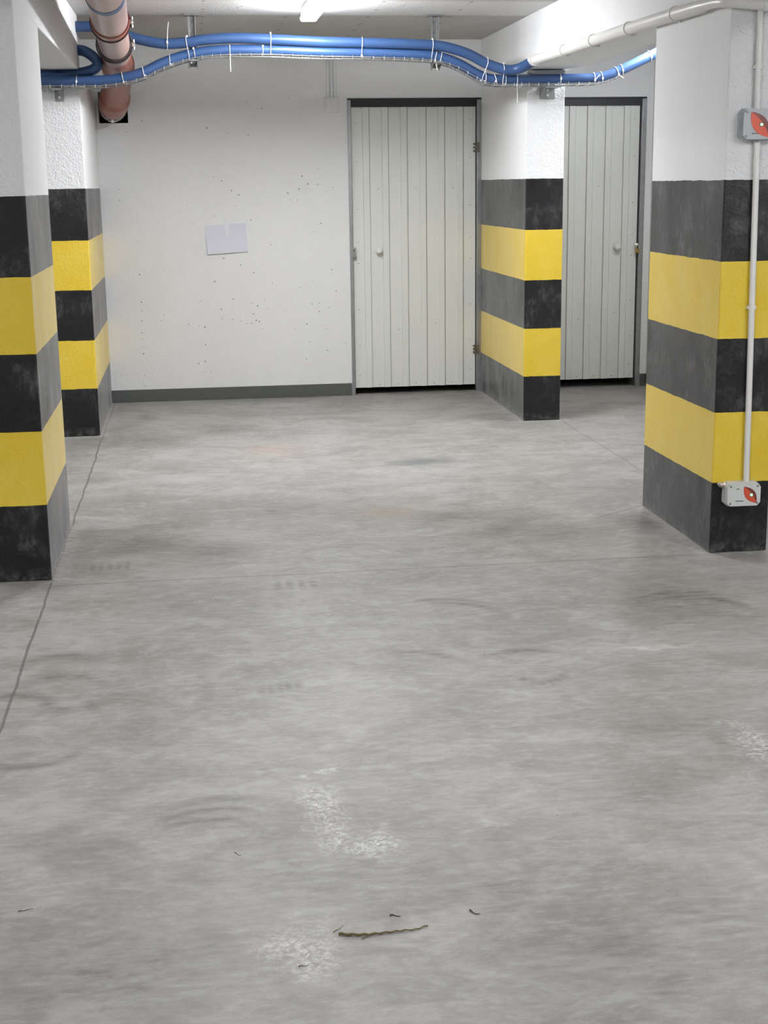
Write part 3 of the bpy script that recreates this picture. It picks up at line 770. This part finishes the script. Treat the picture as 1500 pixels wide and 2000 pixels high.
# ------------------------------------------------------------------ drain pipe
t = thing('drain_pipe', 'thick salmon and orange plastic drain pipe dropping into the back wall', 'pipe', (-0.38, 8.2, 2.3))
SEC = [(-0.330, 4.90, 2.385), (-0.338, 6.3, 2.372), (-0.346, 6.9, 2.342), (-0.370, 7.75, 2.296), (-0.392, 8.62, 2.248)]
def pp(y):
    P = SEC
    for a, b in zip(P, P[1:]):
        if a[1] <= y <= b[1]:
            k = (y-a[1])/(b[1]-a[1]); return Vector([a[i]+(b[i]-a[i])*k for i in range(3)])
    return Vector(P[-1])
def seg(y0, y1, r, n=40):
    bm = bmesh.new(); k = max(2, int((y1-y0)/0.08)); sweep(bm, [pp(y0+(y1-y0)*i/k) for i in range(k+1)], r, n); return bm
obj('pipe_length', seg(4.95, 7.42, 0.090), M['pipe'], t, sm=True)
obj('pipe_length', seg(7.38, 8.50, 0.084), M['pipe'], t, sm=True)
obj('socket', seg(7.40, 7.48, 0.0965), M['pipe_o'], t, sm=True)
obj('gasket', seg(7.478, 7.55, 0.0945), M['rubber'], t, sm=True)
obj('gasket', seg(8.20, 8.25, 0.0915), M['rubber'], t, sm=True)
obj('tape_band', seg(6.70, 6.78, 0.0915), M['bluelab'], t, sm=True)
el = catmull([(-0.386, 8.34, 2.264), (-0.392, 8.56, 2.252), (-0.398, 8.90, 2.218), (-0.412, 9.15, 2.188), (-0.438, 9.42, 2.128), (-0.466, 9.68, 2.066), (-0.490, 9.88, 2.036), (-0.500, 10.05, 2.030), (-0.502, 10.30, 2.030)], 0.03)
N = len(el)
def rel(i, tt):
    y = el[i].y
    r = 0.088
    if 8.34 <= y < 8.60: r = 0.0835
    if 8.86 < y < 9.02 or 9.62 < y < 9.80: r = 0.099
    if y > 9.9: r = 0.082
    return r
bm = bmesh.new(); sweep(bm, el, rel, 40); k = obj('elbow', bm, M['pipe_o'], t, sm=True); k['label'] = 'terracotta elbow entering the wall'
bm = bmesh.new(); q = [p for p in el if 9.98 < p.y < 10.08]; sweep(bm, q, 0.0905, 40); k = obj('clamp_band', bm, M['galv'], t, sm=True)
bm = bmesh.new(); box(bm, -0.512, -0.492, 9.955, 9.985, 1.930, 1.952, bev=0.002); cyl(bm, (-0.53, 9.97, 1.942), (-0.475, 9.97, 1.942), 0.005, n=8)
obj('clamp_screw', bm, M['bolt'], k)
# hanger clamps on the right of the pipe
for y in (7.50, 8.225):
    c = pp(y); r = 0.0975
    a0 = [Vector((c.x+r*math.cos(a), y, c.z+r*math.sin(a))) for a in [i*2*math.pi/40 for i in range(40)]]
    bm = bmesh.new(); sweep(bm, a0, 0.0045, 8, closed=True); cyl(bm, (c.x, y, c.z+r-0.01), (c.x, y, ZC), 0.005, n=8)
    k = obj('pipe_clamp', bm, M['rubber'], t, sm=True)
    bm = bmesh.new()
    box(bm, c.x+r-0.002, c.x+r+0.016, y-0.010, y+0.010, c.z-0.012, c.z+0.012, bev=0.002)
    cyl(bm, (c.x+r+0.009, y, c.z-0.026), (c.x+r+0.009, y, c.z+0.026), 0.006, n=8)
    k2 = obj('clamp_bolt', bm, M['bolt'], k, sm=True); k2['label'] = 'bright zinc clamp bolt'

# ------------------------------------------------------------------ white rigid conduit along the right beam and round the pillar
t = thing('white_conduit', 'thick white plastic conduit along the right beam, bending round the near pillar', 'conduit', (2.035, 6.9, 2.19))
wp = catmull([(2.033, 8.45, 2.199), (2.033, 8.0, 2.196), (2.033, 7.0, 2.189), (2.033, 6.2, 2.180), (2.033, 5.62, 2.170), (2.031, 5.44, 2.163), (2.037, 5.365, 2.155), (2.062, 5.340, 2.150), (2.11, 5.336, 2.147), (2.25, 5.336, 2.140), (2.7, 5.336, 2.140), (3.33, 5.336, 2.140)], 0.02)
bm = bmesh.new(); sweep(bm, wp, lambda i, tt: 0.0275 if wp[i].y > 5.6 else 0.021, 20); obj('tube', bm, M['white_pvc'], t, sm=True)
for y in (8.42,):
    bm = bmesh.new(); cyl(bm, (2.033, 8.385, 2.2005), (2.033, 8.46, 2.2005), 0.034, n=24); k = obj('coupler', bm, M['white_pvc'], t, sm=True)
for y, z in ((7.725, 2.194), (7.167, 2.190), (6.573, 2.185), (5.938, 2.177)):
    bm = bmesh.new(); cyl(bm, (2.033, y-0.010, z), (2.033, y+0.010, z), 0.0315, n=24); box(bm, 2.050, 2.064, y-0.012, y+0.012, z-0.034, z+0.034)
    obj('saddle_clip', bm, M['white_pvc'], t, sm=True)
bm = bmesh.new(); cyl(bm, (2.166, 5.336, 2.144), (2.192, 5.336, 2.144), 0.0245, n=20); obj('saddle_clip', bm, M['white_pvc'], t, sm=True)

# thin riser and the two sensor boxes
def clip(bm, x, z, y):
    box(bm, x-0.018, x+0.018, y-0.004, y+0.016, z-0.007, z+0.007, bev=0.003)
    cyl(bm, (x, y-0.002, z-0.007), (x, y-0.002, z+0.007), 0.016, n=16)
t = thing('riser_conduit', 'thin white riser conduit on the right pillar between the two sensor boxes', 'conduit', (2.19, 5.352, 0.30), 'thin white riser conduits')
bm = bmesh.new(); cyl(bm, (2.197, 5.352, 0.295), (2.177, 5.352, 1.642), 0.0122, n=18); obj('tube', bm, M['white_pvc'], t, sm=True)
bm = bmesh.new(); clip(bm, 2.1865, 1.007, 5.352); obj('clip', bm, M['white_pvc'], t)
t = thing('riser_conduit', 'short thin white riser conduit on the right pillar above the upper sensor box', 'conduit', (2.165, 5.352, 1.77), 'thin white riser conduits')
bm = bmesh.new(); cyl(bm, (2.170, 5.352, 1.762), (2.166, 5.352, 2.125), 0.0122, n=18); obj('tube', bm, M['white_pvc'], t, sm=True)
bm = bmesh.new(); clip(bm, 2.168, 1.919, 5.352); obj('clip', bm, M['white_pvc'], t)

def sensor(x0, x1, z0, z1, body, label, gland, leafx, leafr):
    t = thing('sensor_box', label, 'sensor box', ((x0+x1)/2, 5.367, z0), 'gas sensor boxes on the right pillar')
    yf = 5.367-0.055
    bm = bmesh.new(); c = 0.014
    out = [(x0+c, z0), (x1-c, z0), (x1, z0+c), (x1, z1-c), (x1-c, z1), (x0+c, z1), (x0, z1-c), (x0, z0+c)]
    prism(bm, out, 'y', yf+0.018, 5.367)
    obj('box_body', bm, body, t)
    i = 0.003; bm = bmesh.new()
    prism(bm, [(a+(i if a < (x0+x1)/2 else -i), b+(i if b < (z0+z1)/2 else -i)) for a, b in out], 'y', yf, yf+0.0178)
    lid = obj('lid', bm, body, t)
    for sx in (x0+0.016, x1-0.016):
        for sz in (z0+0.014, z1-0.014):
            bm = bmesh.new(); cyl(bm, (sx, yf-0.001, sz), (sx, yf+0.002, sz), 0.0045, n=12); obj('screw', bm, M['screw'], lid)
    # leaf-shaped front: vesica slanting down to the right, lower-left half bright, upper-right half dark
    cx, cz = leafx; L = leafr; dirv = Vector((0.62, -0.78)); nv = Vector((0.78, 0.62)); wd = L*0.50
    def edge(s): return [(cx+dirv.x*L*u+nv.x*s*wd*(1-u*u), cz+dirv.y*L*u+nv.y*s*wd*(1-u*u)) for u in [-1+2*k/14 for k in range(15)]]
    mid = [(cx+dirv.x*L*u+nv.x*0.36*wd*(1-u*u), cz+dirv.y*L*u+nv.y*0.36*wd*(1-u*u)) for u in [-1+2*k/14 for k in range(15)]]
    lo, hi = edge(-1), edge(1)
    bm = bmesh.new(); prism(bm, lo + mid[::-1][1:-1], 'y', yf-0.0016, yf+0.001); k = obj('leaf', bm, M['red'], lid); k['label'] = 'bright red leaf emblem'
    bm = bmesh.new(); prism(bm, mid + hi[::-1][1:-1], 'y', yf-0.0016, yf+0.001); k = obj('leaf_dark_half', bm, M['redd'], lid); k['label'] = 'dark red half of the leaf emblem'
    bm = bmesh.new(); cyl(bm, (cx+0.004, yf-0.0026, cz), (cx+0.004, yf-0.0010, cz), 0.0085, n=16); obj('led_bezel', bm, M['ink'], lid)
    bm = bmesh.new(); cyl(bm, (cx+0.004, yf-0.006, cz), (cx+0.004, yf-0.002, cz), 0.0050, 0.0050, n=16); k = obj('led', bm, M['led'], lid); k['label'] = 'lit green indicator'
    # illegible rows of small print
    for px, pz, ws in ((x0+0.040, z1-0.026, (0.004, 0.005, 0.004)), (x0+0.038, z0+0.022, (0.003, 0.006, 0.004, 0.007, 0.003, 0.005, 0.006))):
        bm = bmesh.new(); x = px
        box(bm, px, px+sum(ws), yf-0.0004, yf+0.001, pz+0.0014, pz+0.0028)
        for wdt in ws:
            box(bm, x, x+wdt-0.001, yf-0.0006, yf+0.001, pz, pz+0.0042); x += wdt
        obj('print', bm, M['ink'], lid)
    bm = bmesh.new()
    for q in range(4): box(bm, x0-0.0006, x0+0.001, yf+0.026, yf+0.029, z0+0.035+q*0.012, z0+0.042+q*0.012)
    obj('side_print', bm, M['ink'], t)
    if gland:
        bm = bmesh.new(); gz = z1-0.010
        cyl(bm, (x0+0.001, yf+0.030, gz), (x0-0.007, yf+0.030, gz), 0.011, n=6); cyl(bm, (x0-0.007, yf+0.030, gz), (x0-0.012, yf+0.030, gz), 0.008, n=16)
        cyl(bm, (x0-0.012, yf+0.030, gz), (x0-0.020, yf+0.030, gz+0.001), 0.011, 0.011, n=8); cyl(bm, (x0-0.020, yf+0.030, gz+0.001), (x0-0.026, yf+0.030, gz+0.008), 0.008, 0.006, n=12)
        k = obj('cable_gland', bm, M['gland'], t); k['label'] = 'metal cable gland'
    return t
sensor(2.101, 2.247, 0.205, 0.303, M['box'], 'white sensor box with red leaf and green light low on the right pillar', True, (2.200, 0.254), 0.044)
sensor(2.100, 2.262, 1.648, 1.765, M['boxgrey'], 'grey sensor box with red leaf and green light high on the right pillar', False, (2.170, 1.705), 0.060)

# ------------------------------------------------------------------ twigs on the floor
def twig(pts, rad, mat, label, name='twig', extra=None):
    P = catmull(pts, 0.006); n = len(P)
    for i, p in enumerate(P): p.z += 0.0012*math.sin(i*1.7)
    bm = bmesh.new(); sweep(bm, P, lambda i, t: rad*(1-0.65*t)*(1+0.18*math.sin(i*2.3)), 8)
    c = P[n//2]; o = tag(obj(name, bm, mat, None, (c.x, c.y, 0), sm=True), label, 'twig', 'plant bits on the floor')
    if extra:
        bm = bmesh.new(); sweep(bm, catmull(extra, 0.005), rad*0.35, 6); obj('side_shoot', bm, mat, o, sm=True)
twig([(0.236, 2.594, .0042), (0.262, 2.588, .004), (0.297, 2.583, .004), (0.339, 2.585, .004), (0.372, 2.588, .0035), (0.396, 2.589, .003), (0.406, 2.594, .003), (0.423, 2.602, .0025)], 0.0032, M['twig'], 'long thin greenish brown twig lying on the bare floor', extra=[(0.300, 2.583, .004), (0.289, 2.575, .003), (0.280, 2.570, .002)])
twig([(0.226, 2.606, .002), (0.237, 2.616, .002), (0.249, 2.628, .002)], 0.0011, M['twig'], 'hair-thin straw bit at the left end of the long twig', 'straw')
twig([(0.350, 2.655, .002), (0.360, 2.655, .002), (0.372, 2.647, .002)], 0.0019, M['leaf'], 'small dark curved straw bit just beyond the long twig', 'straw')
twig([(0.521, 2.652, .002), (0.525, 2.640, .002), (0.531, 2.634, .002), (0.540, 2.630, .002)], 0.0017, M['leaf'], 'small dark kinked straw bit to the right beyond the long twig', 'straw')
twig([(-0.43, 2.795, .0015), (-0.415, 2.80, .0015), (-0.398, 2.802, .0015)], 0.0010, M['leaf'], 'fine straw bit far left of the long twig on the floor', 'straw')
twig([(0.036, 2.995, .0015), (0.042, 2.985, .0015), (0.050, 2.978, .0015)], 0.0010, M['leaf'], 'fine dark straw bit between the pale lime patch and the left edge', 'straw')
twig([(0.145, 2.487, .0015), (0.155, 2.489, .0015), (0.166, 2.489, .0015)], 0.0011, M['leaf'], 'dark straw bit on the pale patch, front left of the long twig', 'straw')
